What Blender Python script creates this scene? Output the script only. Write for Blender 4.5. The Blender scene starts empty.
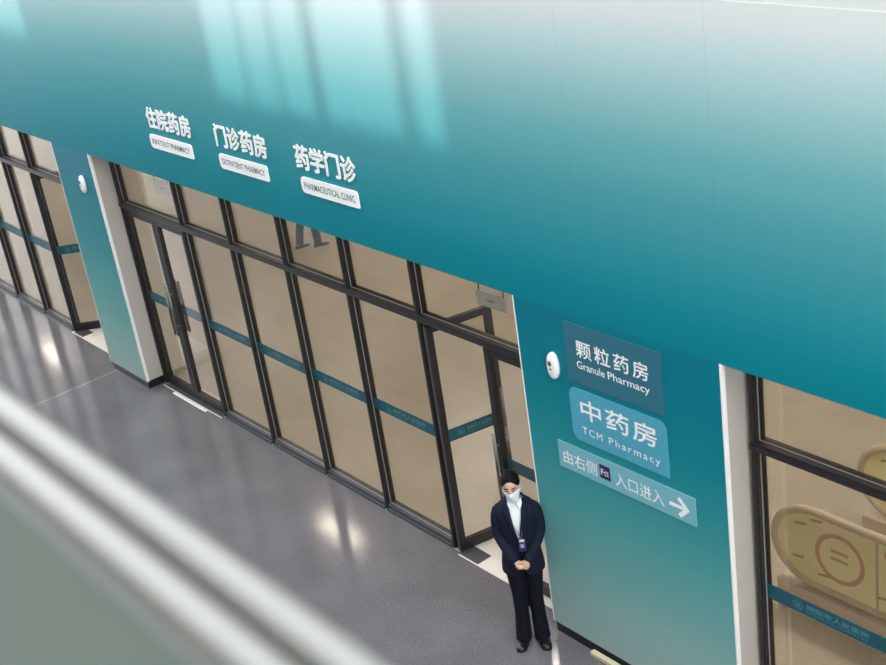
import bpy, bmesh, math, random
from mathutils import Vector, Matrix
random.seed(7)
C = bpy.context.scene.collection
SC = bpy.context.scene

def lin(c):
    return tuple(((v/255)/12.92 if v/255 <= .04045 else ((v/255+.055)/1.055)**2.4) for v in c)

# ------------------------------------------------------------------ camera
cam_d = bpy.data.cameras.new('camera')
cam = bpy.data.objects.new('camera', cam_d)
C.objects.link(cam)
cam_d.sensor_width = 36.0
cam_d.lens = 1315.61*36/886
cam_d.clip_start = .05
cR = Vector((0.6294007, 0.7643997, -0.13981366))
cU = Vector((-0.24278918, 0.36435368, 0.89905495))
cD = Vector((-0.73817896, 0.53192058, -0.41491244))
m = Matrix((( cR.x, cU.x, -cD.x, 6.8525), (cR.y, cU.y, -cD.y, -5.79), (cR.z, cU.z, -cD.z, 6.80), (0, 0, 0, 1)))
cam.matrix_world = m
cam_d.dof.use_dof = True
cam_d.dof.focus_distance = 12.0
cam_d.dof.aperture_fstop = 3.4
SC.camera = cam

# ------------------------------------------------------------------ world, sun, exposure
w = bpy.data.worlds.new('world'); SC.world = w
w.use_nodes = True
bg = w.node_tree.nodes['Background']
bg.inputs['Color'].default_value = (.96, .985, 1, 1)
bg.inputs['Strength'].default_value = 2.3
SUN_EL, SUN_AZ = math.radians(24), math.radians(8)
sun_dir = Vector((math.sin(SUN_AZ)*math.cos(SUN_EL), math.cos(SUN_AZ)*math.cos(SUN_EL), -math.sin(SUN_EL)))
sd = bpy.data.lights.new('sun', 'SUN'); sd.energy = .95; sd.angle = math.radians(.85); sd.color = (1, .98, .94)
sun = bpy.data.objects.new('sun', sd); C.objects.link(sun)
sun.rotation_euler = sun_dir.to_track_quat('-Z', 'Y').to_euler(); sun.location = (0, -14, 20)
SC.view_settings.view_transform = 'Standard'
SC.view_settings.look = 'None'
SC.view_settings.exposure = 0.87
SC.view_settings.gamma = 1.0
SC.view_settings.use_curve_mapping = False

# ------------------------------------------------------------------ materials
def mat(name, col, rough=.5, metal=0, spec=.5, emit=None, bump=0, bscale=60, var=0, vscale=8, coat=0):
    mt = bpy.data.materials.new(name); mt.use_nodes = True
    nt = mt.node_tree; b = nt.nodes['Principled BSDF']
    c = lin(col)
    b.inputs['Base Color'].default_value = (*c, 1)
    b.inputs['Roughness'].default_value = rough
    b.inputs['Metallic'].default_value = metal
    b.inputs['Specular IOR Level'].default_value = spec
    b.inputs['Coat Weight'].default_value = coat
    if emit:
        b.inputs['Emission Color'].default_value = (*lin(emit[0]), 1); b.inputs['Emission Strength'].default_value = emit[1]
    if var or bump:
        tc = nt.nodes.new('ShaderNodeTexCoord'); n = nt.nodes.new('ShaderNodeTexNoise')
        nt.links.new(tc.outputs['Object'], n.inputs['Vector'])
        n.inputs['Scale'].default_value = vscale if var else bscale; n.inputs['Detail'].default_value = 5
        if var:
            r = nt.nodes.new('ShaderNodeMixRGB'); r.blend_type = 'MIX'
            r.inputs[1].default_value = (*[v*(1-var) for v in c], 1); r.inputs[2].default_value = (*[min(1, v*(1+var)) for v in c], 1)
            nt.links.new(n.outputs['Fac'], r.inputs[0]); nt.links.new(r.outputs[0], b.inputs['Base Color'])
        if bump:
            bp = nt.nodes.new('ShaderNodeBump'); bp.inputs['Strength'].default_value = bump; bp.inputs['Distance'].default_value = .002
            n2 = nt.nodes.new('ShaderNodeTexNoise'); n2.inputs['Scale'].default_value = bscale
            nt.links.new(tc.outputs['Object'], n2.inputs['Vector'])
            nt.links.new(n2.outputs['Fac'], bp.inputs['Height']); nt.links.new(bp.outputs['Normal'], b.inputs['Normal'])
    return mt

def gradient_mat(name, stops, z0, z1, rough, seams=None, spec=.5):
    """printed vertical colour gradient on coated panels, thin panel joints along X"""
    mt = bpy.data.materials.new(name); mt.use_nodes = True
    nt = mt.node_tree; b = nt.nodes['Principled BSDF']
    g = nt.nodes.new('ShaderNodeNewGeometry'); s = nt.nodes.new('ShaderNodeSeparateXYZ')
    nt.links.new(g.outputs['Position'], s.inputs[0])
    mr = nt.nodes.new('ShaderNodeMapRange'); mr.inputs[1].default_value = z0; mr.inputs[2].default_value = z1
    nt.links.new(s.outputs['Z'], mr.inputs[0])
    cr = nt.nodes.new('ShaderNodeValToRGB'); cr.color_ramp.interpolation = 'LINEAR'
    e = cr.color_ramp.elements
    while len(e) < len(stops): e.new(.5)
    for i, (z, c) in enumerate(stops):
        e[i].position = (z-z0)/(z1-z0); e[i].color = (*lin(c), 1)
    nt.links.new(mr.outputs[0], cr.inputs[0])
    out = cr.outputs[0]
    if seams:
        off, pitch, wd = seams
        a = nt.nodes.new('ShaderNodeMath'); a.operation = 'SUBTRACT'; a.inputs[1].default_value = off-pitch*40; nt.links.new(s.outputs['X'], a.inputs[0])
        mo = nt.nodes.new('ShaderNodeMath'); mo.operation = 'MODULO'; mo.inputs[1].default_value = pitch; nt.links.new(a.outputs[0], mo.inputs[0])
        lt = nt.nodes.new('ShaderNodeMath'); lt.operation = 'LESS_THAN'; lt.inputs[1].default_value = wd; nt.links.new(mo.outputs[0], lt.inputs[0])
        mx = nt.nodes.new('ShaderNodeMixRGB'); mx.blend_type = 'MULTIPLY'; mx.inputs[2].default_value = (.84, .85, .86, 1)
        nt.links.new(lt.outputs[0], mx.inputs[0]); nt.links.new(out, mx.inputs[1]); out = mx.outputs[0]
    nt.links.new(out, b.inputs['Base Color'])
    b.inputs['Roughness'].default_value = rough
    b.inputs['Specular IOR Level'].default_value = spec
    return mt

def glass_mat(name, tint, refl=1.0):
    mt = bpy.data.materials.new(name); mt.use_nodes = True
    nt = mt.node_tree; nt.nodes.clear()
    o = nt.nodes.new('ShaderNodeOutputMaterial'); mx = nt.nodes.new('ShaderNodeMixShader')
    t = nt.nodes.new('ShaderNodeBsdfTransparent'); gl = nt.nodes.new('ShaderNodeBsdfGlossy')
    t.inputs[0].default_value = (*tint, 1); gl.inputs['Roughness'].default_value = .02; gl.inputs[0].default_value = (1, 1, 1, 1)
    g = nt.nodes.new('ShaderNodeNewGeometry'); d = nt.nodes.new('ShaderNodeVectorMath'); d.operation = 'DOT_PRODUCT'
    nt.links.new(g.outputs['Normal'], d.inputs[0]); nt.links.new(g.outputs['Incoming'], d.inputs[1])
    ab = nt.nodes.new('ShaderNodeMath'); ab.operation = 'ABSOLUTE'; nt.links.new(d.outputs['Value'], ab.inputs[0])
    su = nt.nodes.new('ShaderNodeMath'); su.operation = 'SUBTRACT'; su.inputs[0].default_value = 1; nt.links.new(ab.outputs[0], su.inputs[1])
    pw = nt.nodes.new('ShaderNodeMath'); pw.operation = 'POWER'; pw.inputs[1].default_value = 5; nt.links.new(su.outputs[0], pw.inputs[0])
    ma = nt.nodes.new('ShaderNodeMath'); ma.operation = 'MULTIPLY_ADD'; ma.inputs[1].default_value = .93*refl; ma.inputs[2].default_value = .045*refl
    nt.links.new(pw.outputs[0], ma.inputs[0]); nt.links.new(ma.outputs[0], mx.inputs[0])
    nt.links.new(t.outputs[0], mx.inputs[1]); nt.links.new(gl.outputs[0], mx.inputs[2]); nt.links.new(mx.outputs[0], o.inputs[0])
    return mt

def floor_mat():
    mt = bpy.data.materials.new('polished_concrete'); mt.use_nodes = True
    nt = mt.node_tree; b = nt.nodes['Principled BSDF']
    g = nt.nodes.new('ShaderNodeNewGeometry')
    def noise(sc, det=4):
        n = nt.nodes.new('ShaderNodeTexNoise'); n.inputs['Scale'].default_value = sc; n.inputs['Detail'].default_value = det
        nt.links.new(g.outputs['Position'], n.inputs['Vector']); return n.outputs['Fac']
    def ramp(src, stops):
        c = nt.nodes.new('ShaderNodeValToRGB'); e = c.color_ramp.elements
        while len(e) < len(stops): e.new(.5)
        for i, (p, col) in enumerate(stops): e[i].position = p; e[i].color = (*lin(col), 1)
        nt.links.new(src, c.inputs[0]); return c.outputs[0]
    def mix(f, a, bb, mode='MIX'):
        x = nt.nodes.new('ShaderNodeMixRGB'); x.blend_type = mode
        if isinstance(f, float): x.inputs[0].default_value = f
        else: nt.links.new(f, x.inputs[0])
        nt.links.new(a, x.inputs[1])
        if isinstance(bb, tuple): x.inputs[2].default_value = (*bb, 1)
        else: nt.links.new(bb, x.inputs[2])
        return x.outputs[0]
    base = ramp(noise(1.1, 6), [(.3, FLOOR_A), (.7, FLOOR_B)])
    fine = ramp(noise(70, 2), [(.35, (205, 205, 208)), (.65, (255, 255, 255))])
    col = mix(.9, base, fine, 'MULTIPLY')
    v = nt.nodes.new('ShaderNodeTexVoronoi'); v.inputs['Scale'].default_value = 55; nt.links.new(g.outputs['Position'], v.inputs['Vector'])
    sp = ramp(v.outputs['Distance'], [(.06, (255, 255, 255)), (.16, (0, 0, 0))])
    bw = nt.nodes.new('ShaderNodeRGBToBW'); nt.links.new(sp, bw.inputs[0])
    k = nt.nodes.new('ShaderNodeMath'); k.operation = 'MULTIPLY'; k.inputs[1].default_value = .35; nt.links.new(bw.outputs[0], k.inputs[0])
    col = mix(k.outputs[0], col, lin((185, 185, 190)))
    s = nt.nodes.new('ShaderNodeSeparateXYZ'); nt.links.new(g.outputs['Position'], s.inputs[0])
    a = nt.nodes.new('ShaderNodeMath'); a.operation = 'ADD'; a.inputs[1].default_value = 8.02+9*8; nt.links.new(s.outputs['X'], a.inputs[0])
    mo = nt.nodes.new('ShaderNodeMath'); mo.operation = 'MODULO'; mo.inputs[1].default_value = 9; nt.links.new(a.outputs[0], mo.inputs[0])
    lt = nt.nodes.new('ShaderNodeMath'); lt.operation = 'LESS_THAN'; lt.inputs[1].default_value = .035; nt.links.new(mo.outputs[0], lt.inputs[0])
    k2 = nt.nodes.new('ShaderNodeMath'); k2.operation = 'MULTIPLY'; k2.inputs[1].default_value = .3; nt.links.new(lt.outputs[0], k2.inputs[0])
    col = mix(k2.outputs[0], col, lin((175, 175, 180)))
    nt.links.new(col, b.inputs['Base Color'])
    rr = nt.nodes.new('ShaderNodeMapRange'); rr.inputs[3].default_value = .09; rr.inputs[4].default_value = .16
    nt.links.new(noise(3), rr.inputs[0]); nt.links.new(rr.outputs[0], b.inputs['Roughness'])
    b.inputs['Specular IOR Level'].default_value = .55
    return mt

def tile_mat(name, col, joint, size, rough):
    mt = bpy.data.materials.new(name); mt.use_nodes = True
    nt = mt.node_tree; b = nt.nodes['Principled BSDF']
    g = nt.nodes.new('ShaderNodeNewGeometry')
    n = nt.nodes.new('ShaderNodeTexNoise'); n.inputs['Scale'].default_value = 1.3; n.inputs['Detail'].default_value = 6
    nt.links.new(g.outputs['Position'], n.inputs['Vector'])
    c = nt.nodes.new('ShaderNodeValToRGB'); e = c.color_ramp.elements
    e[0].position = .3; e[0].color = (*[v*.9 for v in lin(col)], 1); e[1].position = .7; e[1].color = (*[min(1, v*1.06) for v in lin(col)], 1)
    nt.links.new(n.outputs['Fac'], c.inputs[0])
    br = nt.nodes.new('ShaderNodeTexBrick'); br.offset = 0
    br.inputs['Scale'].default_value = 1; br.inputs['Mortar Size'].default_value = .003; br.inputs['Brick Width'].default_value = size; br.inputs['Row Height'].default_value = size
    nt.links.new(g.outputs['Position'], br.inputs['Vector']); nt.links.new(c.outputs[0], br.inputs['Color1']); nt.links.new(c.outputs[0], br.inputs['Color2'])
    br.inputs['Mortar'].default_value = (*lin(joint), 1)
    nt.links.new(br.outputs['Color'], b.inputs['Base Color'])
    b.inputs['Roughness'].default_value = rough
    return mt

FLOOR_A, FLOOR_B = (107, 105, 109), (125, 122, 127)
FASCIA_STOPS = [(3.0, (8, 126, 142)), (3.25, (16, 131, 147)), (3.6, (46, 142, 155)), (4.0, (76, 153, 162)), (4.35, (104, 169, 175)), (4.65, (140, 185, 189)), (4.95, (178, 203, 207)), (5.15, (206, 212, 213)), (5.3, (212, 215, 214))]
PIER_STOPS = [(.1, (158, 184, 180)), (.45, (144, 180, 177)), (.9, (112, 168, 167)), (1.35, (80, 156, 158)), (1.8, (44, 140, 148)), (2.2, (10, 128, 142)), (2.6, (0, 120, 138)), (3.05, (0, 116, 137))]
M = dict(
    fascia=gradient_mat('fascia_gradient_panel', FASCIA_STOPS, 3.0, 5.3, .45, (.80, 1.2, .004), .08),
    pier=gradient_mat('pier_gradient_panel', PIER_STOPS, .1, 3.05, .45, None, .15),
    white=mat('warm_white_paint', (182, 176, 169), .55, var=.04, vscale=3),
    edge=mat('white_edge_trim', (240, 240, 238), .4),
    black=mat('black_skirting', (20, 20, 24), .35),
    frame=mat('charcoal_aluminium', (40, 39, 41), .4, spec=.4, var=.08, vscale=5),
    bead=mat('silver_glazing_bead', (170, 170, 170), .4, .3),
    sill=mat('grey_sill_metal', (78, 80, 86), .4, .2),
    glass=glass_mat('tinted_glass', (.90, .87, .82)),
    glassr=glass_mat('clear_glass', (.95, .94, .92)),
    band=mat('teal_decal_film', (10, 86, 100), .45),
    bandtext=mat('pale_decal_print', (90, 150, 162), .5),
    steel=mat('brushed_steel', (140, 137, 132), .28, 1.0),
    letter=mat('white_acrylic_letter', (255, 255, 255), .35),
    letters_side=mat('grey_letter_print', (92, 104, 116), .5),
    floor=floor_mat(),
    inner=tile_mat('beige_floor_tile', (203, 195, 181), (182, 175, 162), .8, .3),
    thresh=mat('white_marble_threshold', (232, 224, 216), .3, var=.04, vscale=6),
    wall=mat('cream_wall_paint', (226, 220, 206), .6, var=.03, vscale=2),
    wallw=mat('warm_beige_wall', (206, 190, 168), .6, var=.05, vscale=1.5),
    ceil=mat('off_white_ceiling', (225, 222, 215), .7, var=.03, vscale=2),
    upper=mat('pale_grey_stone', (170, 173, 172), .5, var=.03, vscale=4),
    lightp=mat('lit_diffuser', (255, 250, 240), .5, emit=((255, 248, 240), 14.5)),
    panel_slate=mat('slate_blue_film', (42, 108, 130), .4),
    panel_blue=mat('sky_blue_film', (76, 164, 190), .4),
    panel_pale=mat('pale_blue_film', (118, 182, 196), .4),
    print_white=mat('white_print', (244, 246, 248), .5),
    purple=mat('dark_purple_print', (48, 34, 84), .5),
    plastic=mat('white_plastic', (242, 242, 242), .3),
    dark=mat('dark_plastic', (40, 48, 46), .3),
    red=mat('red_indicator', (170, 60, 50), .3),
    greyplate=mat('frosted_grey_plate', (228, 234, 236), .35),
    stone=mat('pale_plaster', (214, 217, 216), .6, var=.03, vscale=4),
    balus=mat('green_grey_panel', (88, 102, 94), .6, var=.02, vscale=2),
    rail=mat('satin_stainless', (122, 123, 120), .36, 1.0),
)

# ------------------------------------------------------------------ mesh helpers
def obj(name, bm, m=None, parent=None, smooth=False, loc=None):
    me = bpy.data.meshes.new(name)
    bmesh.ops.recalc_face_normals(bm, faces=bm.faces)
    bm.to_mesh(me); bm.free()
    if smooth:
        for p in me.polygons: p.use_smooth = True
    if m: me.materials.append(m)
    o = bpy.data.objects.new(name, me); C.objects.link(o)
    if parent: o.parent = parent
    if loc: o.location = loc
    return o

def empty(name, loc=(0, 0, 0), rz=0, parent=None):
    o = bpy.data.objects.new(name, None); C.objects.link(o); o.location = loc; o.rotation_euler = (0, 0, rz)
    o.empty_display_size = .1
    if parent: o.parent = parent
    return o

def tag(o, label, cat, group=None):
    o['label'] = label; o['category'] = cat
    if group: o['group'] = group
    return o

def struct(o):
    o['kind'] = 'structure'; return o

def box(bm, x0, x1, y0, y1, z0, z1, bev=0):
    vs = [bm.verts.new((x, y, z)) for x in (x0, x1) for y in (y0, y1) for z in (z0, z1)]
    fs = [bm.faces.new([vs[i] for i in q]) for q in ((0, 1, 3, 2), (4, 6, 7, 5), (0, 4, 5, 1), (2, 3, 7, 6), (0, 2, 6, 4), (1, 5, 7, 3))]
    if bev:
        es = list({e for f in fs for e in f.edges})
        bmesh.ops.bevel(bm, geom=es, offset=bev, segments=2, profile=.5, affect='EDGES')
    return vs

def nbm(*boxes, bev=0):
    bm = bmesh.new()
    for b in boxes: box(bm, *b, bev=bev)
    return bm

def tube(bm, pts, rad, n=10, caps=True):
    """closed tube through points, radius per point (number or (a,b))"""
    pts = [Vector(p) for p in pts]
    if not isinstance(rad, (list, tuple)): rad = [rad]*len(pts)
    T = []
    for i in range(len(pts)):
        a = pts[max(0, i-1)]; b = pts[min(len(pts)-1, i+1)]
        T.append((b-a).normalized())
    up = Vector((0, 0, 1)) if abs(T[0].z) < .9 else Vector((0, 1, 0))
    u = T[0].cross(up).normalized()
    rings = []
    for i, p in enumerate(pts):
        u = (u - T[i]*u.dot(T[i])).normalized(); v = T[i].cross(u)
        r = rad[i]; ra, rb = r if isinstance(r, tuple) else (r, r)
        rings.append([bm.verts.new(p+u*ra*math.cos(2*math.pi*k/n)+v*rb*math.sin(2*math.pi*k/n)) for k in range(n)])
    for a, b in zip(rings, rings[1:]):
        for k in range(n): bm.faces.new((a[k], a[(k+1) % n], b[(k+1) % n], b[k]))
    if caps: bm.faces.new(rings[0][::-1]); bm.faces.new(rings[-1])
    return rings

def loft(bm, rings, n=24, caps=True, pw=1.0, T=None):
    """rings: (cx, cy, cz, rx, ry) horizontal ellipses, bottom to top"""
    R = []
    for cx, cy, cz, rx, ry in rings:
        row = []
        for k in range(n):
            t = 2*math.pi*k/n; s, c = math.sin(t), math.cos(t)
            p = Vector((cx+rx*math.copysign(abs(s)**pw, s), cy-ry*math.copysign(abs(c)**pw, c), cz))
            row.append(bm.verts.new(T @ p if T else p))
        R.append(row)
    for a, b in zip(R, R[1:]):
        for k in range(n): bm.faces.new((a[k], a[(k+1) % n], b[(k+1) % n], b[k]))
    if caps: bm.faces.new(R[0][::-1]); bm.faces.new(R[-1])
    return R

def ball(bm, c, r, T=None, seg=14):
    if not isinstance(r, (tuple, list)): r = (r, r, r)
    mm = Matrix.Translation(c) @ Matrix.Diagonal((*r, 1))
    if T: mm = T @ mm
    bmesh.ops.create_uvsphere(bm, u_segments=seg, v_segments=max(6, seg*2//3), radius=1, matrix=mm)

def smooth_bm_to_mesh(bm, voxel, it=4):
    """fuse overlapping volumes into one continuous skin"""
    me = bpy.data.meshes.new('tmp'); bmesh.ops.recalc_face_normals(bm, faces=bm.faces); bm.to_mesh(me); bm.free()
    o = bpy.data.objects.new('tmp', me); C.objects.link(o)
    r = o.modifiers.new('r', 'REMESH'); r.mode = 'VOXEL'; r.voxel_size = voxel
    s = o.modifiers.new('s', 'SMOOTH'); s.iterations = it; s.factor = .5
    dg = bpy.context.evaluated_depsgraph_get(); dg.update()
    out = bpy.data.meshes.new_from_object(o.evaluated_get(dg))
    bpy.data.objects.remove(o); bpy.data.meshes.remove(me)
    for p in out.polygons: p.use_smooth = True
    return out

def mesh_obj(name, me, m, parent=None):
    me.name = name; me.materials.clear(); me.materials.append(m)
    o = bpy.data.objects.new(name, me); C.objects.link(o)
    if parent: o.parent = parent
    return o

_tc = {}
def text_mesh(s, offset=0.0, extrude=0.0, spacing=1.0):
    key = (s, offset, extrude, spacing)
    if key in _tc: return _tc[key]
    cu = bpy.data.curves.new('t', 'FONT'); cu.body = s; cu.offset = offset; cu.extrude = extrude; cu.size = 1; cu.space_character = spacing
    cu.resolution_u = 3
    o = bpy.data.objects.new('t', cu); C.objects.link(o)
    dg = bpy.context.evaluated_depsgraph_get(); dg.update()
    me = bpy.data.meshes.new_from_object(o.evaluated_get(dg))
    bpy.data.objects.remove(o); bpy.data.curves.remove(cu)
    _tc[key] = me
    return me

def text(name, s, x0, x1, z0, z1, y, m, parent=None, offset=0.0, depth=0.0, spacing=1.0, bold=0):
    """lettering filling the box x0..x1, z0..z1 on the plane Y=y, facing -Y"""
    me = text_mesh(s, offset, .05 if depth else 0, spacing).copy()
    xs = [v.co.x for v in me.vertices]; ys = [v.co.y for v in me.vertices]; zs = [v.co.z for v in me.vertices]
    ax, bx, ay, by = min(xs), max(xs), min(ys), max(ys)
    sx = (x1-x0)/(bx-ax); sz = (z1-z0)/(by-ay)
    mx = (x0+x1)/2; mz = (z0+z1)/2
    for v in me.vertices:
        d = (v.co.z+.05)/.1*depth if depth else 0
        v.co = Vector((mx+(v.co.x-(ax+bx)/2)*sx, y-d, mz+(v.co.y-(ay+by)/2)*sz))
    if bold:
        bm = bmesh.new(); ex = bold*sz
        for i, (dx, dz) in enumerate(((0, 0), (ex, 0), (-ex, 0), (0, ex), (0, -ex))):
            k = len(bm.verts); bm.from_mesh(me); bm.verts.ensure_lookup_table()
            for v in bm.verts[k:]: v.co += Vector((dx*(1-2*ex/(x1-x0)), -.0001*i, dz))
        bm.to_mesh(me); bm.free()
    me.name = name; me.materials.clear(); me.materials.append(m)
    o = bpy.data.objects.new(name, me); C.objects.link(o)
    if parent: o.parent = parent
    return o

def rrect(bm, x0, x1, z0, z1, y0, y1, r, rs=None, n=6):
    """rounded-corner plate in XZ; rs = radii at (tl, tr, br, bl)"""
    rs = rs or (r, r, r, r)
    pts = []
    for (cx, cz, a0, rr) in ((x0, z1, 180, rs[0]), (x1, z1, 90, rs[1]), (x1, z0, 0, rs[2]), (x0, z0, -90, rs[3])):
        ox = cx+rr if cx == x0 else cx-rr; oz = cz+rr if cz == z0 else cz-rr
        for k in range(n+1):
            a = math.radians(a0-90*k/n)
            pts.append((ox+rr*math.cos(a), oz+rr*math.sin(a)))
    f = [bm.verts.new((x, y0, z)) for x, z in pts]; b = [bm.verts.new((x, y1, z)) for x, z in pts]
    bm.faces.new(f); bm.faces.new(b[::-1])
    for k in range(len(pts)):
        j = (k+1) % len(pts); bm.faces.new((f[k], b[k], b[j], f[j]))

# ------------------------------------------------------------------ structure
YF = -.2307           # face of fascia and piers
struct(obj('floor', nbm((-34, 14, -14, -.015, -.2, 0)), M['floor']))
struct(obj('floor_inner', nbm((-19, 9, -.015, 6.2, -.2, -.001)), M['inner']))
ceil_o = struct(obj('ceiling', nbm((-19, 9, -.10, 6.2, 3.06, 5.238)), M['ceil']))
for yy, xs_ in ((1.82, (-16.5, -6.85, -2.3, .6, 2.3, 3.8)), (4.4, (-16.5, -13.2, -9.9, -6.8, -3.6, -.4, 2.8))):  # rear row and right-hand panels are unseen, added as fill light
    for x in xs_:
        obj('light_panel', nbm((x-.45, x+.45, yy-.11, yy+.11, 3.035, 3.06)), M['lightp'], ceil_o)
struct(obj('floor_upper', nbm((-30, 12, YF+.012, 8, 5.238, 5.262)), M['upper']))
struct(obj('ceiling_upper', nbm((-30, 12, .3, 8, 8.6, 8.9)), M['ceil']))
struct(obj('wall_upper_back', nbm((-30, 12, 5.5, 5.7, 5.262, 8.6)), M['stone']))
struct(obj('wall_back', nbm((-19, 9, 6.0, 6.2, 0, 3.06)), M['wallw']))
struct(obj('wall_left', nbm((-18.7, -18.5, .15, 6.0, 0, 3.06)), M['wall']))
struct(obj('wall_right', nbm((6.4, 6.6, .15, 6.0, 0, 3.06)), M['wallw']))
struct(obj('wall_upper', nbm((-20, 9, YF, -.10, 3.014, 5.261)), M['fascia']))

# unseen wall added to block the sun, openings shaped to cast the fascia patches
def shift(x, z, yw=-14.2):
    t = (YF-yw)/sun_dir.y
    return x-sun_dir.x*t, z-sun_dir.z*t
WY0, WY1 = -14.3, -14.1
def opening(px0, px1, pz0, pz1):
    a = shift(px0, pz0); b = shift(px1, pz1); return a[0], b[0], a[1], b[1]
ops = [opening(-9.1, -7.95, 4.25, 5.35), opening(-3.75, -.45, 4.02, 5.35)]
bm = bmesh.new(); xs = -36
zlo = min(o[2] for o in ops); ztop = 22
for (x0, x1, z0, z1) in ops:
    box(bm, xs, x0, WY0, WY1, 0, ztop); box(bm, x0, x1, WY0, WY1, 0, z0); box(bm, x0, x1, WY0, WY1, z1, ztop); xs = x1
box(bm, xs, 24, WY0, WY1, 0, ztop)
opp = struct(obj('sun_mask_wall', bm, M['stone']))
wf = struct(empty('sun_patch_bars', (0, 0, 0)))
for px, wd in ((-3.15, .06), (-2.62, .06), (-2.05, .17), (-.87, .17)):  # unseen bars added to cast the dark streaks in the sun patch
    a = shift(px, 4.0); b = shift(px, 5.35)
    obj('mullion', nbm((a[0]-wd/2, a[0]+wd/2, WY0+.05, WY1-.05, a[1], b[1])), M['frame'], wf)

# piers
def pier(name, x0, x1, zface):
    p = struct(obj(name, nbm((x0, x1, YF, YF+.02, .10, 3.014)), M['pier']))
    obj('core', nbm((x0+.004, x1-.004, YF+.02, .12, .10, 3.05)), M['white'], p)
    obj('edge_trim', nbm((x1-.004, x1+.012, YF-.002, YF+.035, .10, 3.014), (x0-.010, x0+.004, YF-.002, YF+.035, .10, 3.014), bev=.003), M['edge'], p)
    obj('skirting', nbm((x0+.012, x1-.004, YF+.012, .12, 0, .10)), M['black'], p)
    return p
pier('wall_pier_left', -8.124, -7.127, None)
pier('wall_pier_right', .0614, 1.972, None)
# column behind the left pier
col = struct(obj('wall_column', nbm((-8.1, -7.24, .14, .34, 0, 3.06)), M['wall']))
obj('low_kerb', nbm((-8.1, -7.22, .34, .74, 0, .14)), M['ceil'], col)

# ------------------------------------------------------------------ glazed screens
GY = .062
BZ0, BZ1 = 1.115, 1.235
def emblem(name, x, z, r, y, m, parent):
    bm = bmesh.new(); n = 28
    for (a0, a1) in ((100, 260), (-80, 80)):
        prev = None
        for k in range(13):
            a = math.radians(a0+(a1-a0)*k/12)
            cur = [bm.verts.new((x+rr*math.cos(a), y, z+rr*math.sin(a))) for rr in (r*.86, r)]
            if prev: bm.faces.new((prev[0], prev[1], cur[1], cur[0]))
            prev = cur
    for dx in (-.3, 0, .3):
        h = .5 if dx else .35
        vs = [bm.verts.new((x+r*(dx+a), y, z+r*b)) for a, b in ((-.08, -h), (.08, -h), (.08, h), (-.08, h))]; bm.faces.new(vs)
    vs = [bm.verts.new((x+r*a, y, z+r*b)) for a, b in ((-.3, -.5), (.3, -.5), (.3, -.38), (-.3, -.38))]; bm.faces.new(vs)
    return obj(name, bm, m, parent)

def band(x0, x1, y, parent, logo=True):
    b = obj('decal_band', nbm((x0, x1, y-.012, y-.009, BZ0, BZ1)), M['band'], parent)
    if logo:
        c = (x0+x1)/2; wd = min(.6, (x1-x0)*.72); l = c-wd/2; h = BZ1-BZ0; y2 = y-.0145
        emblem('emblem', l+.05, BZ0+h*.5, .038, y2, M['bandtext'], b)
        text('lettering', '绵阳市人民医院', l+.115, c+wd/2, BZ0+h*.42, BZ0+h*.80, y2, M['bandtext'], b, .012)
        text('lettering', "PEOPLE'S HOSPITAL", l+.115, c+wd/2, BZ0+h*.22, BZ0+h*.34, y2, M['bandtext'], b, .005)
    return b

def mullion(x, z0, z1, parent, left=True, right=True, wd=.042):
    mu = obj('mullion', nbm((x, x+wd, 0, .10, z0, z1), (x+.006, x+wd-.006, -.010, 0, z0, z1), bev=.003), M['frame'], parent)
    bb = []
    if right: bb.append((x+wd, x+wd+.005, .034, .040, z0, z1))
    if left: bb.append((x-.005, x, .034, .040, z0, z1))
    if bb: obj('glazing_bead', nbm(*bb), M['bead'], mu)
    return mu

def pane(x0, x1, z0, z1, parent, m='glass'):
    return obj('glass_pane', nbm((x0, x1, GY-.003, GY+.003, z0, z1)), M[m], parent)

ZT0, ZT1 = 2.30, 2.365
def transom(x0, x1, parent):
    t = obj('transom', nbm((x0, x1, -.012, .10, ZT0, ZT1), (x0, x1, -.020, -.012, ZT0+.012, ZT1-.015), bev=.004), M['frame'], parent)
    obj('glazing_bead', nbm((x0, x1, .034, .040, ZT1, ZT1+.005)), M['bead'], t)

def sill(x0, x1, parent):
    s = obj('sill', nbm((x0, x1, -.022, .10, -.05, .025), (x0, x1, .0, .10, .025, .065), bev=.003), M['sill'], parent)
    obj('glazing_bead', nbm((x0, x1, .034, .040, .065, .071)), M['bead'], s)

MW = .042
def screen(name, xl, mull, xr, doors_l=None, doors_r=None, logo=True):
    """one glazed bay; mull = left edges of mullions; doors_l/doors_r: end cells that are door openings (no sill)"""
    wn = struct(empty(name, (0, 0, 0)))
    edges = [xl]+list(mull)
    obj('top_rail', nbm((xl, xr, 0, .13, 3.0, 3.06)), M['frame'], wn)
    transom(xl, xr, wn)
    for i, x in enumerate(edges):
        mullion(x, 0, 3.0, wn, left=i > 0)
    mullion(xr-MW, 0, 3.0, wn, right=False)
    for i, x in enumerate(edges):
        x0 = x+MW; x1 = edges[i+1] if i+1 < len(edges) else xr-MW
        pane(x0, x1, ZT1, 3.0, wn)
        if (doors_l and i == 0) or (doors_r and i == len(edges)-1): continue
        sill(x0, x1, wn)
        pane(x0, x1, .07, ZT0, wn)
        band(x0, x1, GY, wn, logo)
    return wn

MULL = [-5.6706, -4.6368, -3.603, -2.5692, -1.5355]
screen('window_1', -16.9, [-15.9, -14.88, -13.85, -12.81, -11.78, -10.756, -9.79], -8.13, None, True)
screen('window_2', -7.12, MULL, .052, True, True)
screen('window_3', 1.995, [3.04, 4.07, 5.1], 6.2, None, None)

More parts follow.
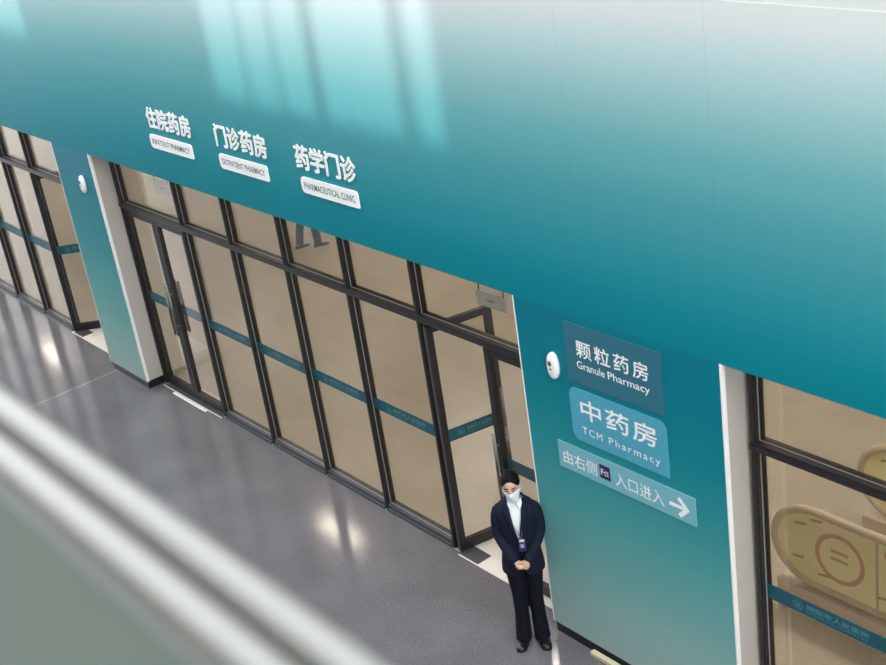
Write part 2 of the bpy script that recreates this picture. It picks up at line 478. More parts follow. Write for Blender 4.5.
# ------------------------------------------------------------------ doors
def handle(x, side, parent, z0=.86, z1=1.50):
    bm = bmesh.new(); y = .075*side
    tube(bm, [(x, y, z0), (x, y, z1)], .014, 12)
    for z in (z0+.12, z1-.12): tube(bm, [(x, 0, z), (x, y, z)], .008, 8)
    return obj('pull_handle', bm, M['steel'], parent, True)

def leaf(name, loc, rz, wd, hx, logo=True):
    """door leaf: local X from hinge stile, thickness about Y=0"""
    d = struct(empty(name, loc, rz))
    s, z0, z1 = .065, .012, 2.275
    obj('leaf_frame', nbm((0, s, -.028, .028, z0, z1), (wd-s, wd, -.028, .028, z0, z1), (s, wd-s, -.026, .026, z1-s, z1), (s, wd-s, -.026, .026, z0, z0+.10), bev=.004), M['frame'], d)
    obj('glass_pane', nbm((s, wd-s, -.003, .003, z0+.10, z1-s)), M['glassr'], d)
    global BZ0, BZ1
    sv = BZ0, BZ1; BZ0, BZ1 = 1.135, 1.255
    band(s, wd-s, 0, d, logo)
    BZ0, BZ1 = sv
    for sd_ in (-1, 1): handle(hx, sd_, d)
    return d
YD = .045
leaf('door_1', (-7.065, YD, 0), 0, .695, .695-.035)
leaf('door_2', (-5.675, YD, 0), math.pi, .69, .69-.035)
def lf(name, H, T, wd=.70):
    a = math.atan2(T[1]-H[1], T[0]-H[0])
    return leaf(name, (H[0], H[1], 0), a, wd, wd-.035)
HX = Vector((-1.425, -.015)); TX = Vector((-1.30, .60))
lf('door_3', HX, TX, .64)
leaf('door_4', (-.005, YD, 0), math.pi, .70, .70-.035)
lf('door_5', HX+Vector((-8.30, 0)), HX+Vector((-8.30+.5, .62)), .82)
leaf('door_6', (-8.195, YD, 0), math.pi, .48, .48-.035)

# thresholds and light slit strip
for i, (x0, x1) in enumerate(((-9.74, -8.18), (-7.07, -5.67), (-1.40, .0))):
    struct(obj('trim_%d' % (i+1), nbm((x0, x1, -.058, .42 if i != 1 else -.045, -.1, .004)), M['thresh']))
fp = obj('trim_4', nbm((-7.05, -5.68, -.045, .12, -.1, .005)), M['sill']); struct(fp)
st = obj('trim_5', nbm((-6.76, -5.97, -.10, -.065, -.01, .006)), M['edge']); struct(st)  # white strip painting in the bright slit of light on the floor
for i, xx in enumerate((-1.41, -9.70)):
    t = obj('floor_spring_cover', nbm((xx, xx+.27, -.045, .12, .003, .010), bev=.002), M['sill'])
    tag(t, ('dark metal floor plate in the doorway beside the standing person', 'dark metal floor plate in the far doorway left of the left pier')[i], 'floor plate', None)

# ------------------------------------------------------------------ hanging signs
def hang_sign(xc, lbl):
    s = empty('hanging_sign', (xc, .19, 2.55))
    bm = bmesh.new(); rrect(bm, -.175, .175, 0, .125, -.012, .012, .006)
    obj('sign_plate', bm, M['greyplate'], s)
    for x in (-.15, .15):
        bm = bmesh.new(); tube(bm, [(x, 0, .12), (x, 0, .51)], .005, 8); obj('hanger_rod', bm, M['frame'], s)
    obj('faded_print', nbm((-.045, .045, -.0128, -.0122, .052, .072)), mat('faint_red_print', (205, 176, 174), .5), s)
    tag(s, lbl, 'hanging sign')
hang_sign(-.72, 'pale grey hanging plate on two rods inside the open right doorway')
hang_sign(-6.30, 'pale grey hanging plate inside the closed left double door')

# ------------------------------------------------------------------ raised lettering on the fascia
def fascia_sign(cn, en, x0, x1, px0, px1, lbl):
    s = empty('raised_lettering', ((x0+x1)/2, YF, 3.57))
    for i, ch in enumerate(cn):
        wd = (x1-x0)/4; c0 = x0+i*wd+.014; c1 = c0+wd-.028
        o = text('character', ch, c0, c1, 3.572, 3.785, YF-.003, M['letter'], None, .004, .008, 1.0, .020)
        o.parent = s; o.matrix_parent_inverse = Matrix.Translation(-s.location)
    tag(s, 'raised white characters %s on the teal fascia' % lbl[0], 'sign')
    p = empty('sign_plaque', ((px0+px1)/2, YF, 3.35))
    bm = bmesh.new(); rrect(bm, px0+.008, px1-.008, 3.353, 3.500, YF-.013, YF-.001, .035, (.045, .03, .012, .045))
    o = obj('plate', bm, M['letter']); o.parent = p; o.matrix_parent_inverse = Matrix.Translation(-p.location)
    t = text('lettering', en, px0+.055, px1-.055, 3.398, 3.458, YF-.0145, M['letters_side'], None, .006)
    t.parent = p; t.matrix_parent_inverse = Matrix.Translation(-p.location)
    tag(p, 'small white rounded plaque %s' % lbl[1], 'sign')
fascia_sign('住院药房', 'INPATIENT PHARMACY', -5.34, -4.42, -5.365, -4.475, ('of the leftmost sign, farthest along', 'reading inpatient pharmacy, leftmost of three on the teal fascia'))
fascia_sign('门诊药房', 'OUTPATIENT PHARMACY', -3.965, -3.05, -3.97, -3.10, ('of the middle sign, between the two others', 'reading outpatient pharmacy, middle of three on the teal fascia'))
fascia_sign('药学门诊', 'PHARMACEUTICAL CLINIC', -2.60, -1.69, -2.575, -1.718, ('of the rightmost sign, nearest the right pier', 'reading pharmaceutical clinic, rightmost of three on the teal fascia'))

# ------------------------------------------------------------------ printed panels on the right pier
def wall_panel(name, x0, x1, z0, z1, m, r, lbl, rs=None):
    bm = bmesh.new(); rrect(bm, x0, x1, z0, z1, YF-.006, YF-.0005, r, rs)
    o = obj(name, bm, m); tag(o, lbl, 'sign'); return o
PY = YF-.0075
p = wall_panel('wall_sign', .572, 1.485, 2.478, 2.952, M['panel_slate'], .004, 'slate blue rectangular panel reading granule pharmacy, topmost on the right pier')
text('lettering', '颗粒药房', .686, 1.362, 2.700, 2.832, PY, M['print_white'], p, .002, 0, 1.28, .012)
text('lettering', 'Granule', .678, .950, 2.607, 2.668, PY, M['print_white'], p, .008)
text('lettering', 'Pharmacy', .978, 1.365, 2.590, 2.668, PY, M['print_white'], p, .008)
p = wall_panel('wall_sign', .560, 1.485, 1.997, 2.432, M['panel_blue'], .06, 'bright blue round-cornered panel reading TCM pharmacy, middle one on the right pier', (.07, .07, .012, .07))
text('lettering', '中药房', .668, 1.39, 2.200, 2.362, PY, M['print_white'], p, .002, 0, 1.12, .016)
text('lettering', 'TCM', .663, .862, 2.070, 2.129, PY, M['print_white'], p, .0, 0, 1.25)
text('lettering', 'Pharmacy', .925, 1.408, 2.053, 2.130, PY, M['print_white'], p, .0, 0, 1.25)
p = wall_panel('direction_sign', .371, 1.698, 1.694, 1.920, M['panel_pale'], .003, 'pale blue directional strip with white arrow, lowest on the right pier')
text('lettering', '由右侧', .422, .768, 1.743, 1.855, PY, M['print_white'], p, .004)
text('lettering', '入口进入', .952, 1.414, 1.743, 1.855, PY, M['print_white'], p, .004)
bm = bmesh.new(); rrect(bm, .797, .902, 1.751, 1.865, YF-.008, YF-.006, .003)
b = obj('code_badge', bm, M['purple'], p)
text('lettering', 'Fα', .812, .888, 1.782, 1.832, YF-.0095, M['print_white'], b, .01)
bm = bmesh.new()
def strip(bm, a, b, wd, y):
    a = Vector((a[0], 0, a[1])); b = Vector((b[0], 0, b[1])); d = (b-a).normalized(); n = Vector((-d.z, 0, d.x))*wd/2
    bm.faces.new([bm.verts.new((q.x, y, q.z)) for q in (a-n, b-n, b+n, a+n)])
strip(bm, (1.462, 1.800), (1.622, 1.800), .030, PY); strip(bm, (1.548, 1.872), (1.632, 1.790), .034, PY-.0004); strip(bm, (1.548, 1.728), (1.632, 1.810), .034, PY-.0008)
obj('arrow', bm, M['print_white'], p)

# ------------------------------------------------------------------ alarm devices
def alarm(x, z, lbl):
    d = empty('alarm_sounder', (x, YF, z)); d.scale = (.86, .9, .86)
    bm = bmesh.new(); rr = [(0, .062, .122), (-.018, .064, .124), (-.034, .060, .119), (-.046, .046, .10), (-.050, .02, .05)]
    rings = []
    for y, a, b in rr:
        rings.append([bm.verts.new((a*math.cos(2*math.pi*k/28), y, b*math.sin(2*math.pi*k/28))) for k in range(28)])
    for q, r2 in zip(rings, rings[1:]):
        for k in range(28): bm.faces.new((q[k], q[(k+1) % 28], r2[(k+1) % 28], r2[k]))
    bm.faces.new(rings[0]); bm.faces.new(rings[-1])
    obj('housing', bm, M['plastic'], d, True)
    bm = nbm((-.022, .012, -.056, -.046, .012, .05), bev=.003); obj('indicator_window', bm, M['dark'], d)
    bm = nbm((-.018, .006, -.0575, -.055, .036, .047)); obj('red_light', bm, M['red'], d)
    bm = nbm((-.018, .014, -.052, -.044, -.028, -.016), bev=.002); obj('sound_slot', bm, M['dark'], d)
    bm = nbm((-.03, .04, -.046, -.030, -.085, -.078)); obj('grille', bm, M['greyplate'], d)
    tag(d, lbl, 'alarm')
alarm(.434, 2.556, 'white oval alarm sounder on the right pier beside the slate blue panel')
alarm(-7.44, 2.606, 'white oval alarm sounder on the left pier')

# ------------------------------------------------------------------ escalator behind the right-hand glazing
YEL = bpy.data.materials.new('yellow_wrap_film'); YEL.use_nodes = True
YEL.node_tree.nodes['Principled BSDF'].inputs['Roughness'].default_value = .4
def wrap_mat():
    nt = YEL.node_tree; b = nt.nodes['Principled BSDF']
    g = nt.nodes.new('ShaderNodeNewGeometry'); n = nt.nodes.new('ShaderNodeTexNoise'); n.inputs['Scale'].default_value = 2
    nt.links.new(g.outputs['Position'], n.inputs['Vector'])
    c = nt.nodes.new('ShaderNodeValToRGB'); e = c.color_ramp.elements
    e[0].position = .35; e[0].color = (*lin((236, 228, 172)), 1); e[1].position = .65; e[1].color = (*lin((246, 238, 190)), 1)
    nt.links.new(n.outputs['Fac'], c.inputs[0]); nt.links.new(c.outputs[0], b.inputs['Base Color'])
wrap_mat()
redp = mat('faded_red_print', (208, 168, 142), .5); blkp = mat('olive_black_print', (168, 158, 122), .5)
rub = mat('brown_grey_rubber', (205, 190, 165), .5); deck = mat('pale_deck_metal', (214, 200, 182), .4)
esc = empty('escalator', (1.2, 1.25, 0))
def balustrade(y):
    x0, x1, zb, zt = .10, 4.4, .30, .98
    rad = (zt-zb)/2
    pts = [(x1, zb)] + [(x0+rad-.10+rad*math.cos(math.radians(a))*1.15, (zb+zt)/2+rad*math.sin(math.radians(a))) for a in range(270, 89, -12)] + [(x1, zt)]
    bm = bmesh.new()
    f = [bm.verts.new((x, y-.008, z)) for x, z in pts]; k = [bm.verts.new((x, y+.008, z)) for x, z in pts]
    bm.faces.new(f); bm.faces.new(k[::-1])
    for i in range(len(pts)): j = (i+1) % len(pts); bm.faces.new((f[i], k[i], k[j], f[j]))
    pn = obj('balustrade_panel', bm, YEL, esc)
    bm = bmesh.new(); tube(bm, [(x, y, z) for x, z in pts], (.036), 10); obj('handrail', bm, rub, esc, True)
    for cx in (.56, 1.4, 2.3):
        bm = bmesh.new(); prev = None
        for q in range(33):
            a = 2*math.pi*q/32; cur = [bm.verts.new((cx+r*math.cos(a), y-.0095, .64+r*math.sin(a))) for r in (.185, .225)]
            if prev: bm.faces.new((prev[0], prev[1], cur[1], cur[0]))
            prev = cur
        strip(bm, (cx-.08, .70), (cx+.08, .70), .03, y-.0095)
        strip(bm, (cx-.08, .63), (cx+.08, .63), .03, y-.0095)
        bmesh.ops.remove_doubles(bm, verts=bm.verts, dist=.002)
        obj('warning_ring', bm, redp, pn)
    for a, b, wd in (((.95, .86), (1.35, .86), .06), ((1.85, .42), (2.2, .42), .05)):
        bm = bmesh.new(); strip(bm, a, b, wd, y-.0097); obj('warning_strip', bm, redp, pn)
    for cx, cz in ((.15, .82), (.3, .9), (.12, .5), (.36, .42), (.9, .45), (1.05, .62), (1.2, .5), (2.0, .7), (1.9, .86)):
        bm = bmesh.new(); strip(bm, (cx, cz), (cx+.11, cz+.02), .022, y-.0095); obj('small_print', bm, blkp, pn)
    obj('joint_strip', nbm((.88, .90, y-.014, y-.009, zb, zt)), rub, esc)
    bm = nbm((.0, 4.4, y-.07, y+.07, 0.0, .26), bev=.01); obj('skirt', bm, deck, esc)
balustrade(0); balustrade(1.15)
obj('step_band', nbm(*[(.3+i*.40, .69+i*.40, .09, 1.06, 0, .05+.002*(i % 2)) for i in range(10)]), mat('grey_step_metal', (120, 112, 104), .4, .6), esc)
tag(esc, 'escalator wrapped in yellow protective film with red rings behind right-hand glazing', 'escalator')

# ------------------------------------------------------------------ low rail by the pier base
gr = empty('guard_rail', (.9, -.6, 0))
bm = nbm((.0, 1.6, -.022, .022, .425, .465), bev=.008); obj('top_bar', bm, mat('beige_bar', (188, 178, 148), .4), gr)
for x in (.06, 1.5):
    bm = bmesh.new(); tube(bm, [(x, 0, .43), (x, 0, .10), (x-.01, -.03, .04), (x-.03, -.10, .012)], .014, 10); obj('post', bm, M['steel'], gr, True)
    bm = bmesh.new(); tube(bm, [(x+.0, .05, .006), (x-.03, -.12, .006)], (.02), 10); bmesh.ops.scale(bm, vec=(1, 1, .3), verts=bm.verts); obj('foot', bm, M['steel'], gr, True)
tag(gr, 'low beige-topped rail on chrome posts beside the right pier skirting', 'rail')

# ------------------------------------------------------------------ people
SKIN = mat('skin', (214, 170, 148), .5); HAIR = mat('black_hair', (8, 6, 7), .6, bump=.6, bscale=140, spec=.15)
EYEW = mat('eye_white', (225, 222, 218), .3); EYED = mat('dark_iris', (30, 20, 16), .2); LIP = mat('lip', (176, 100, 96), .4)
def head_T(base, tilt, yaw, roll=0):
    return Matrix.Translation(base) @ Matrix.Rotation(yaw, 4, 'Z') @ Matrix.Rotation(roll, 4, 'Y') @ Matrix.Rotation(tilt, 4, 'X') @ Matrix.Scale(.93, 4)
HEAD = [(0, -.052, -.002, .018, .014), (0, -.044, .008, .034, .034), (0, -.03, .03, .05, .056), (0, -.016, .055, .060, .074), (0, -.006, .085, .067, .088), (0, 0, .115, .072, .094), (0, .004, .15, .074, .096), (0, .006, .182, .068, .086), (0, .008, .206, .05, .063), (0, .008, .221, .02, .026)]
def head_at(z):
    for a, b in zip(HEAD, HEAD[1:]):
        if a[2] <= z <= b[2]:
            t = (z-a[2])/(b[2]-a[2]); return [a[i]+(b[i]-a[i])*t for i in range(5)]
    return HEAD[0] if z < HEAD[0][2] else HEAD[-1]

def finger(bm, pts, r): tube(bm, pts, [r, r*.95, r*.85, r*.6][:len(pts)], 8)

def make_person(name, loc, rz, cfg, label):
    P = empty(name, loc, rz)
    hb = Vector(cfg['head']); T = head_T(hb, cfg['tilt'], cfg['yaw'], cfg.get('roll', 0))
    # --- continuous body
    bm = bmesh.new()
    loft(bm, HEAD, 28, T=T)
    tube(bm, [T @ Vector((0, -.092, .128)), T @ Vector((0, -.101, .108)), T @ Vector((0, -.110, .088)), T @ Vector((0, -.098, .078))], [.007, .009, .012, .008], 8)
    for s in (-1, 1): ball(bm, (s*.077, .012, .098), (.012, .020, .034), T)
    tube(bm, [(0, .012, 1.30), (0, .014, 1.37), T @ Vector((0, .012, .03)), T @ Vector((0, .010, .08))], [.058, .050, .047, .05], 14)
    loft(bm, [(0, 0, .74, .12, .09), (0, 0, .84, .148, .10), (0, 0, .92, .14, .098), (0, 0, 1.02, .118, .086), (0, -.004, 1.12, .128, .094), (0, -.006, 1.22, .14, .10), (0, .002, 1.30, .14, .085), (0, .008, 1.35, .11, .065), (0, .012, 1.38, .06, .05)], 24)
    for k, s in ((0, -1), (1, 1)):
        A = [Vector(q) for q in cfg['arm'][k]]
        tube(bm, [Vector((s*.10, .005, 1.315))]+A, [.05, .045, .036, .024], 12)
        L = [Vector(q) for q in cfg['leg'][k]]
        tube(bm, [Vector((s*.07, 0, .84))]+L, [.085, .078, .05, .034], 14)
        an = L[-1]; fd = cfg['toe'][k]; f = Vector((math.sin(fd), -math.cos(fd), 0))
        tube(bm, [an+Vector((0, 0, .02))-f*.01, an-Vector((0, 0, .045))-f*.02, an-Vector((0, 0, .058))+f*.05, an-Vector((0, 0, .066))+f*.12], [.028, .026, .016, .010], 10)
        cfg['hand'](bm, s, A[-1])
    body = mesh_obj('body', smooth_bm_to_mesh(bm, .0042, 2), SKIN, P)
    # --- face
    for s in (-1, 1):
        bm = bmesh.new(); ball(bm, (s*.030, -.083, .117), (.013, .008, .0042), T, 10); e = obj('eye', bm, EYEW, P, True)
        bm = bmesh.new(); ball(bm, (s*.030, -.0895, .1165), (.006, .003, .0036), T, 10); obj('iris', bm, EYED, e, True)
        bm = bmesh.new(); tube(bm, [T @ Vector((s*.016, -.0925, .119)), T @ Vector((s*.031, -.0925, .1215)), T @ Vector((s*.046, -.082, .118))], [.0015, .0030, .0018], 6); obj('eyelash', bm, HAIR, e, True)
        bm = bmesh.new(); tube(bm, [T @ Vector((s*.014, -.091, .136)), T @ Vector((s*.032, -.089, .141)), T @ Vector((s*.049, -.075, .135))], [.004, .005, .003], 6); obj('eyebrow', bm, HAIR, P, True)
    bm = bmesh.new(); ball(bm, (0, -.090, .052), (.022, .007, .006), T, 10); obj('lips', bm, LIP, P, True)
    # --- hair: shell above a hairline, long hair gathered in a low bun
    bm = bmesh.new(); n = 56; nr = 12; cols = []
    HL = [(0, .190), (12, .192), (24, .184), (38, .164), (50, .142), (62, .122), (74, .110), (98, .106), (110, .078), (140, .055), (180, .050)]
    for k in range(n):
        t = 2*math.pi*(k+.5)/n; ang = abs((math.degrees(t)+180) % 360-180)
        for a, b in zip(HL, HL[1:]):
            if a[0] <= ang <= b[0]: z0 = a[1]+(b[1]-a[1])*(ang-a[0])/(b[0]-a[0])
        colv = []
        for q in range(nr):
            z = z0+(.2195-z0)*math.sin(math.pi/2*q/(nr-1))
            cx, cy, cz, rx, ry = head_at(min(z, .2195)); g = 1.09
            colv.append(bm.verts.new(T @ Vector((math.sin(t)*rx*(1.15+.012*math.sin(t*17)), cy+.005-math.cos(t)*ry*g, z+.004+.008*max(0, (z-.19)/.03)))))
        cols.append(colv)
    for k in range(n):
        a, b = cols[k], cols[(k+1) % n]
        for q in range(nr-1): bm.faces.new((a[q], b[q], b[q+1], a[q+1]))
    bm.faces.new([c_[-1] for c_ in cols])
    h = obj('hair', bm, HAIR, P, True); sm = h.modifiers.new('s', 'SOLIDIFY'); sm.thickness = .010; sm.offset = -1
    ss = h.modifiers.new('d', 'SUBSURF'); ss.levels = ss.render_levels = 1
    if cfg.get('bun'):
        bm = bmesh.new(); ball(bm, (0, .128, .105), (.042, .034, .042), T); obj('hair_bun', bm, HAIR, h, True)
    # --- mask
    if cfg.get('mask'):
        MASK = mat('light_blue_mask', (238, 247, 251), .7, bump=.3, bscale=120)
        bm = bmesh.new(); rows = []
        for iz, z in enumerate((-.010, .006, .022, .040, .058, .074, .090, .106)):
            cx, cy, cz, rx, ry = head_at(max(z, .026)); row = []
            pl = .003 if iz % 2 else 0
            for k in range(-9, 10):
                t = math.radians(k*8.6*(1 if z > .02 else .9)); nb = .034*math.exp(-(t/.34)**2)*max(0, 1-abs(z-.080)/.07)
                row.append(bm.verts.new(T @ Vector((math.sin(t)*(rx+.006+pl), cy-math.cos(t)*(ry+.006+pl)-nb, z-.014*max(0, (z-.05)/.056)*(abs(k)/9)**2))))
            rows.append(row)
        for a, b in zip(rows, rows[1:]):
            for k in range(18): bm.faces.new((a[k], a[k+1], b[k+1], b[k]))
        mk = obj('face_mask', bm, MASK, P, True); sm = mk.modifiers.new('s', 'SOLIDIFY'); sm.thickness = .003; sm.offset = 1
        for s in (-1, 1):
            bm = bmesh.new(); tube(bm, [T @ Vector((s*.066, -.024, .092)), T @ Vector((s*.082, .0, .118)), T @ Vector((s*.081, .026, .11)), T @ Vector((s*.079, .02, .07)), T @ Vector((s*.060, -.030, .022))], .0022, 6); obj('ear_loop', bm, MASK, mk, True)
    # --- shirt
    if cfg.get('shirt'):
        bm = bmesh.new()
        loft(bm, [(0, -.002, .95, .128, .094), (0, -.004, 1.12, .137, .102), (0, -.007, 1.22, .148, .109), (0, 0, 1.30, .146, .093), (0, .008, 1.35, .115, .074), (0, .012, 1.375, .075, .062), (0, .012, 1.395, .060, .058)], 28, caps=False)
        sh = obj('shirt', bm, cfg['shirt'], P, True)
        for s in (-1, 1):
            bm = bmesh.new(); vs = [(s*.012, -.052, 1.398), (s*.05, -.032, 1.412), (s*.062, -.055, 1.366), (s*.028, -.088, 1.342)]
            bm.faces.new([bm.verts.new(v) for v in vs]); c = obj('collar', bm, cfg['shirt'], sh); sm = c.modifiers.new('s', 'SOLIDIFY'); sm.thickness = .005
    # --- jacket
    J = cfg['jacket']
    prof = [(.735, .0, .172, .128), (.80, .0, .168, .124), (.88, .0, .158, .115), (.95, 0, .146, .107), (1.02, 0, .138, .102), (1.10, -.004, .145, .108), (1.18, -.008, .154, .116), (1.25, -.007, .160, .115), (1.31, .0, .160, .100), (1.345, .006, .142, .084), (1.372, .011, .105, .070), (1.392, .013, .076, .063), (1.408, .014, .066, .06)]
    bm = bmesh.new(); rows = []; n = 36
    for z, cy, rx, ry in prof:
        if cfg['open']: wd = .060*max(0, (z-1.06)/.34)+.026*max(0, (.86-z)/.12)
        else: wd = .0
        g = math.asin(min(.95, wd/rx))+.001
        row = []
        for k in range(n+1):
            t = g+(2*math.pi-2*g)*k/n; s_, c_ = math.sin(t), math.cos(t)
            row.append(bm.verts.new((rx*math.copysign(abs(s_)**.88, s_), cy-ry*math.copysign(abs(c_)**.88, c_), z)))
        rows.append(row)
    for a, b in zip(rows, rows[1:]):
        for k in range(n): bm.faces.new((a[k], a[k+1], b[k+1], b[k]))
    for k_, s in ((0, -1), (1, 1)):
        A = [Vector(q) for q in cfg['arm'][k_]]
        end = A[1]+(A[2]-A[1])*1.12; mid = (A[0]+A[1])/2
        cuff = A[2]+(Vector((s*.026, -.197, .893))-A[2])*.55 if cfg['open'] else end+Vector((0, 0, -.01))
        tube(bm, [Vector((s*.10, .005, 1.322)), A[0]+Vector((0, 0, .008)), mid, A[1]+Vector((0, .006, 0)), (A[1]+A[2])/2, A[2], cuff], [.048, .056, .052, .049, .043, .038, .036], 14)
    jk = obj('jacket', bm, J, P, True)
    sm = jk.modifiers.new('s', 'SOLIDIFY'); sm.thickness = .006; sm.offset = 1
    ss = jk.modifiers.new('d', 'SUBSURF'); ss.levels = ss.render_levels = 1
    if cfg['open']:
        for s in (-1, 1):
            bm = bmesh.new(); a = []
            for z, w0 in ((1.06, .012), (1.12, .03), (1.18, .042), (1.25, .05), (1.29, .062), (1.33, .048), (1.375, .03), (1.405, .02)):
                i = max(j for j in range(len(prof)) if prof[j][0] <= z); i = min(i, len(prof)-2)
                t = (z-prof[i][0])/(prof[i+1][0]-prof[i][0]); cy, rx, ry = [prof[i][q]+(prof[i+1][q]-prof[i][q])*t for q in (1, 2, 3)]
                x0 = .060*max(0, (z-1.06)/.34)
                row = []
                for xx in (x0, x0+w0):
                    th = math.asin(min(.98, xx/rx)); th = max(th, .001)
                    row.append(bm.verts.new((s*xx, cy-ry*math.cos(th)**.88-.013, z)))
                a.append(row)
            for q, r2 in zip(a, a[1:]): bm.faces.new((q[0], q[1], r2[1], r2[0]))
            lp = obj('lapel', bm, J, jk, True); sm = lp.modifiers.new('s', 'SOLIDIFY'); sm.thickness = .005
        for z in (1.03, .94):
            bm = bmesh.new(); ball(bm, (.012, -.112, z), (.008, .004, .008)); obj('button', bm, M['black'], jk, True)
        for s in (-1, 1):
            bm = nbm((s*.10-.04, s*.10+.04, -.106, -.094, .875, .895), bev=.003); o = obj('pocket_flap', bm, J, jk)
            for v in o.data.vertices: v.co.y += (abs(v.co.x)-.06)*.55
    # --- trousers
    bm = bmesh.new()
    loft(bm, [(0, 0, .74, .10, .095), (0, 0, .80, .155, .108), (0, 0, .88, .152, .106), (0, 0, .96, .132, .098), (0, 0, 1.0, .124, .092)], 26)
    for k, s in ((0, -1), (1, 1)):
        L = [Vector(q) for q in cfg['leg'][k]]; fd = cfg['toe'][k]; f = Vector((math.sin(fd), -math.cos(fd), 0))
        hem = L[2]+Vector((0, 0, -.048+cfg.get('hem', 0)))+f*.026*(1-cfg.get('hem', 0)*20)
        tube(bm, [Vector((s*.074, 0, .83)), L[0], (L[0]+L[1])/2, L[1], (L[1]+L[2])/2, hem], [.09, .086, .074, .062, .060, (.068, .080) if not cfg.get('hem') else .060], 18)
    tr = mesh_obj('trousers', smooth_bm_to_mesh(bm, .008, 4), cfg['trousers'], P)
    # --- shoes
    for k, s in ((0, -1), (1, 1)):
        an = Vector(cfg['leg'][k][2]); fd = cfg['toe'][k]
        Tm = Matrix.Translation((an.x, an.y, an.z-.085)) @ Matrix.Rotation(fd, 4, 'Z')
        bm = bmesh.new(); R = []
        for y, rx, h in ((.066, .018, .055), (.055, .030, .068), (.03, .035, .078), (-.01, .038, .074), (-.05, .041, .060), (-.10, .044, .050), (-.14, .041, .044), (-.165, .030, .036), (-.176, .014, .028)):
            R.append([bm.verts.new(Tm @ Vector((rx*math.cos(q), y, .012+(h-.012)*max(0, math.sin(q))**.7))) for q in [math.pi*j/10 for j in range(11)]])
        for a, b in zip(R, R[1:]):
            for j in range(10): bm.faces.new((a[j], a[j+1], b[j+1], b[j]))
            bm.faces.new((a[10], a[0], b[0], b[10]))
        bm.faces.new(R[0]); bm.faces.new(R[-1])
        so = obj('shoe', bm, cfg['shoe'], P, True)
        bm = bmesh.new(); pts = []
        out = [(.070, .020), (.058, .034), (.03, .039), (-.01, .041), (-.05, .044), (-.10, .047), (-.14, .044), (-.168, .031), (-.181, .013)]
        loop = [(x, y) for y, x in out]+[(-x, y) for y, x in out[::-1]]
        lo = [bm.verts.new(Tm @ Vector((x, y, 0))) for x, y in loop]; hi = [bm.verts.new(Tm @ Vector((x, y, .02))) for x, y in loop]
        bm.faces.new(lo); bm.faces.new(hi[::-1])
        for j in range(len(loop)): q = (j+1) % len(loop); bm.faces.new((lo[j], hi[j], hi[q], lo[q]))
        obj('sole', bm, cfg['sole'], so)
        if cfg.get('strap'):
            bm = bmesh.new(); tube(bm, [Tm @ Vector((.041*math.cos(q), -.058, .014+.048*max(0, math.sin(q))**.7)) for q in [math.pi*j/10 for j in range(11)]], (.006), 6); obj('strap', bm, M['dark'], so, True)
    # --- lanyard
    if cfg.get('badge'):
        LAN = mat('grey_lanyard', (120, 124, 134), .6)
        bm = bmesh.new()
        bx, by, bz = .022, -.130, 1.082
        for s in (-1, 1):
            tube(bm, [(s*.058, .03, 1.402), (s*.056, -.03, 1.385), (s*.045, -.088, 1.33), (s*.032+.004, -.128, 1.22), (.018+s*.012, -.130, 1.14), (bx, by, bz)], (.0032), 6)
        ln = obj('lanyard', bm, LAN, P, True)
        bd = obj('id_badge', nbm((bx-.030, bx+.030, by-.006, by, bz-.105, bz-.008), bev=.003), mat('indigo_badge', (44, 48, 88), .35), ln)
        obj('badge_clip', nbm((bx-.020, bx+.020, by-.009, by+.002, bz-.014, bz+.006), bev=.002), mat('silver_clip', (200, 205, 210), .4), bd)
        obj('badge_photo', nbm((bx-.014, bx+.014, by-.0075, by-.006, bz-.070, bz-.034)), mat('pale_badge_print', (150, 156, 196), .4), bd)
    P.scale = (cfg.get('size', 1),)*3
    tag(P, label, 'person')
    return P

def clasped(bm, s, wv):
    # hands folded in front, right hand over left
    front = -.208 if s < 0 else -.186
    c = Vector((s*.018+.008, front, .898 if s < 0 else .888))
    tube(bm, [wv, (wv+c)/2+Vector((0, 0, .004)), c, c+Vector((-s*.024, -.004, -.012))], [(.022, .018), (.028, .017), (.035, .018), (.033, .015)], 10)
    for i in range(4):
        z = c.z+.022-.0165*i; r = (.0085, .009, .0088, .0075)[i]; l = (.9, 1, .96, .78)[i]
        k0 = Vector((c.x-s*.022, c.y-.004, z))
        finger(bm, [k0, k0+Vector((-s*.030*l, -.008, -.004)), k0+Vector((-s*.050*l, .006, -.008)), k0+Vector((-s*.050*l, .026, -.010))], r)
    finger(bm, [c+Vector((s*.012, -.006, .024)), c+Vector((-s*.008, -.014, .036)), c+Vector((-s*.028, -.012, .036))], .0095)

def hanging(bm, s, wv):
    c = wv+Vector((0, -.012, -.07))
    tube(bm, [wv, wv+Vector((0, -.006, -.035)), c], [(.018, .022), (.016, .032), (.014, .036)], 10)
    for i in range(4):
        k0 = c+Vector((0, -.026+.0175*i, -.004)); l = (.9, 1, .95, .75)[i]
        finger(bm, [k0, k0+Vector((0, -.002, -.032*l)), k0+Vector((-s*.008, -.002, -.056*l)), k0+Vector((-s*.020, -.002, -.072*l))], .0085)
    finger(bm, [wv+Vector((-s*.004, -.028, -.028)), wv+Vector((-s*.010, -.046, -.058)), wv+Vector((-s*.012, -.050, -.086))], .0095)

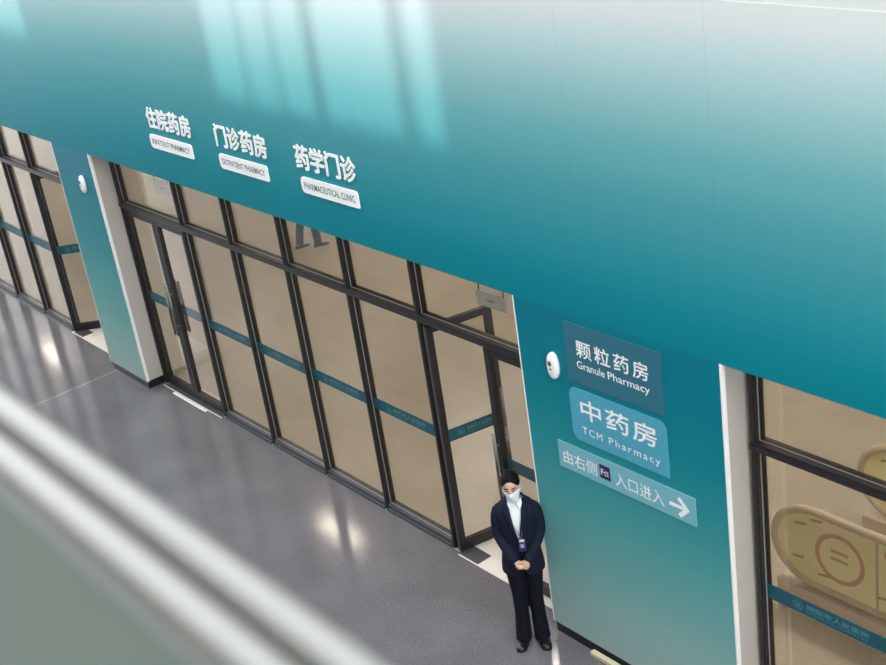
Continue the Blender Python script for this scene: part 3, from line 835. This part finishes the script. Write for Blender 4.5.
NAVY = mat('navy_suit_cloth', (20, 25, 43), .8, bump=.25, bscale=250, spec=.2)
NAVYT = mat('navy_trouser_cloth', (12, 15, 26), .8, bump=.25, bscale=250, spec=.2)
make_person('person', (.012, -.432, 0), math.radians(47), dict(
    head=(-.004, -.014, 1.440), tilt=math.radians(10), yaw=math.radians(-3), roll=math.radians(-4),
    arm=[[(-.148, .004, 1.30), (-.172, .0, 1.075), (-.056, -.172, .930)], [(.148, .004, 1.30), (.172, .0, 1.075), (.066, -.160, .922)]],
    leg=[[(-.072, 0, .76), (-.064, -.008, .47), (-.070, .012, .085)], [(.072, 0, .76), (.066, -.008, .47), (.072, .012, .085)]],
    toe=[math.radians(-14), math.radians(16)], hand=clasped, size=.975, bun=True, mask=True, badge=True, strap=True, open=True,
    shirt=mat('white_shirt_cotton', (236, 238, 242), .7), jacket=NAVY, trousers=NAVYT, shoe=mat('black_leather', (18, 18, 20), .3), sole=mat('black_sole', (12, 12, 13), .5)),
    'person in navy suit, white shirt and face mask standing hands folded by the right pier')
make_person('person', (-9.35, 3.70, 0), math.radians(168), dict(
    head=(0, -.02, 1.425), tilt=math.radians(8), yaw=0,
    arm=[[(-.148, .004, 1.30), (-.20, .02, 1.07), (-.205, -.05, .85)], [(.148, .004, 1.30), (.20, .03, 1.07), (.205, .04, .85)]],
    leg=[[(-.075, -.01, .76), (-.07, -.09, .47), (-.07, -.10, .085)], [(.075, 0, .76), (.07, .05, .47), (.07, .15, .085)]],
    toe=[math.radians(-6), math.radians(8)], hand=hanging, open=False, hem=.035,
    jacket=mat('charcoal_jacket', (60, 62, 68), .8), trousers=mat('dark_slate_trousers', (38, 42, 50), .8), shoe=mat('dark_grey_sneaker', (40, 38, 38), .6), sole=mat('off_white_sole', (205, 200, 192), .6)),
    'person in dark trousers and white-soled sneakers walking inside, seen below the fascia')

# ------------------------------------------------------------------ balustrade in the foreground
RY, RZ = -5.79+.283, 6.30
bal = empty('balustrade', (4.0, RY, 5.2))
prof = []
for c0 in (-.019, .019):
    for k in range(0, 13):
        a = math.pi*(1-k/12); prof.append((c0+.0185*math.cos(a), .009*math.sin(a)))
prof += [(.038, -.012), (.033, -.022), (-.033, -.022), (-.038, -.012)]
bm = bmesh.new(); L0, L1 = -9.0, 6.0
a = [bm.verts.new((L0, y, RZ-5.2+z)) for y, z in prof]; b = [bm.verts.new((L1, y, RZ-5.2+z)) for y, z in prof]
bm.faces.new(a); bm.faces.new(b[::-1])
for k in range(len(prof)): j = (k+1) % len(prof); bm.faces.new((a[k], a[j], b[j], b[k]))
obj('handrail', bm, M['rail'], bal)
obj('panel', nbm((-9, 6, -.024, -.008, -.05, RZ-5.2-.02)), M['balus'], bal)
tag(bal, 'blurred stainless handrail over a green-grey balustrade panel in the foreground', 'balustrade')
struct(obj('floor_walkway', nbm((-14, 14, -14, RY+.03, 4.9, 5.15)), M['stone']))
struct(obj('ceiling_walkway', nbm((-36, 24, -14.1, RY-.1, 12.0, 12.4)), M['ceil']))
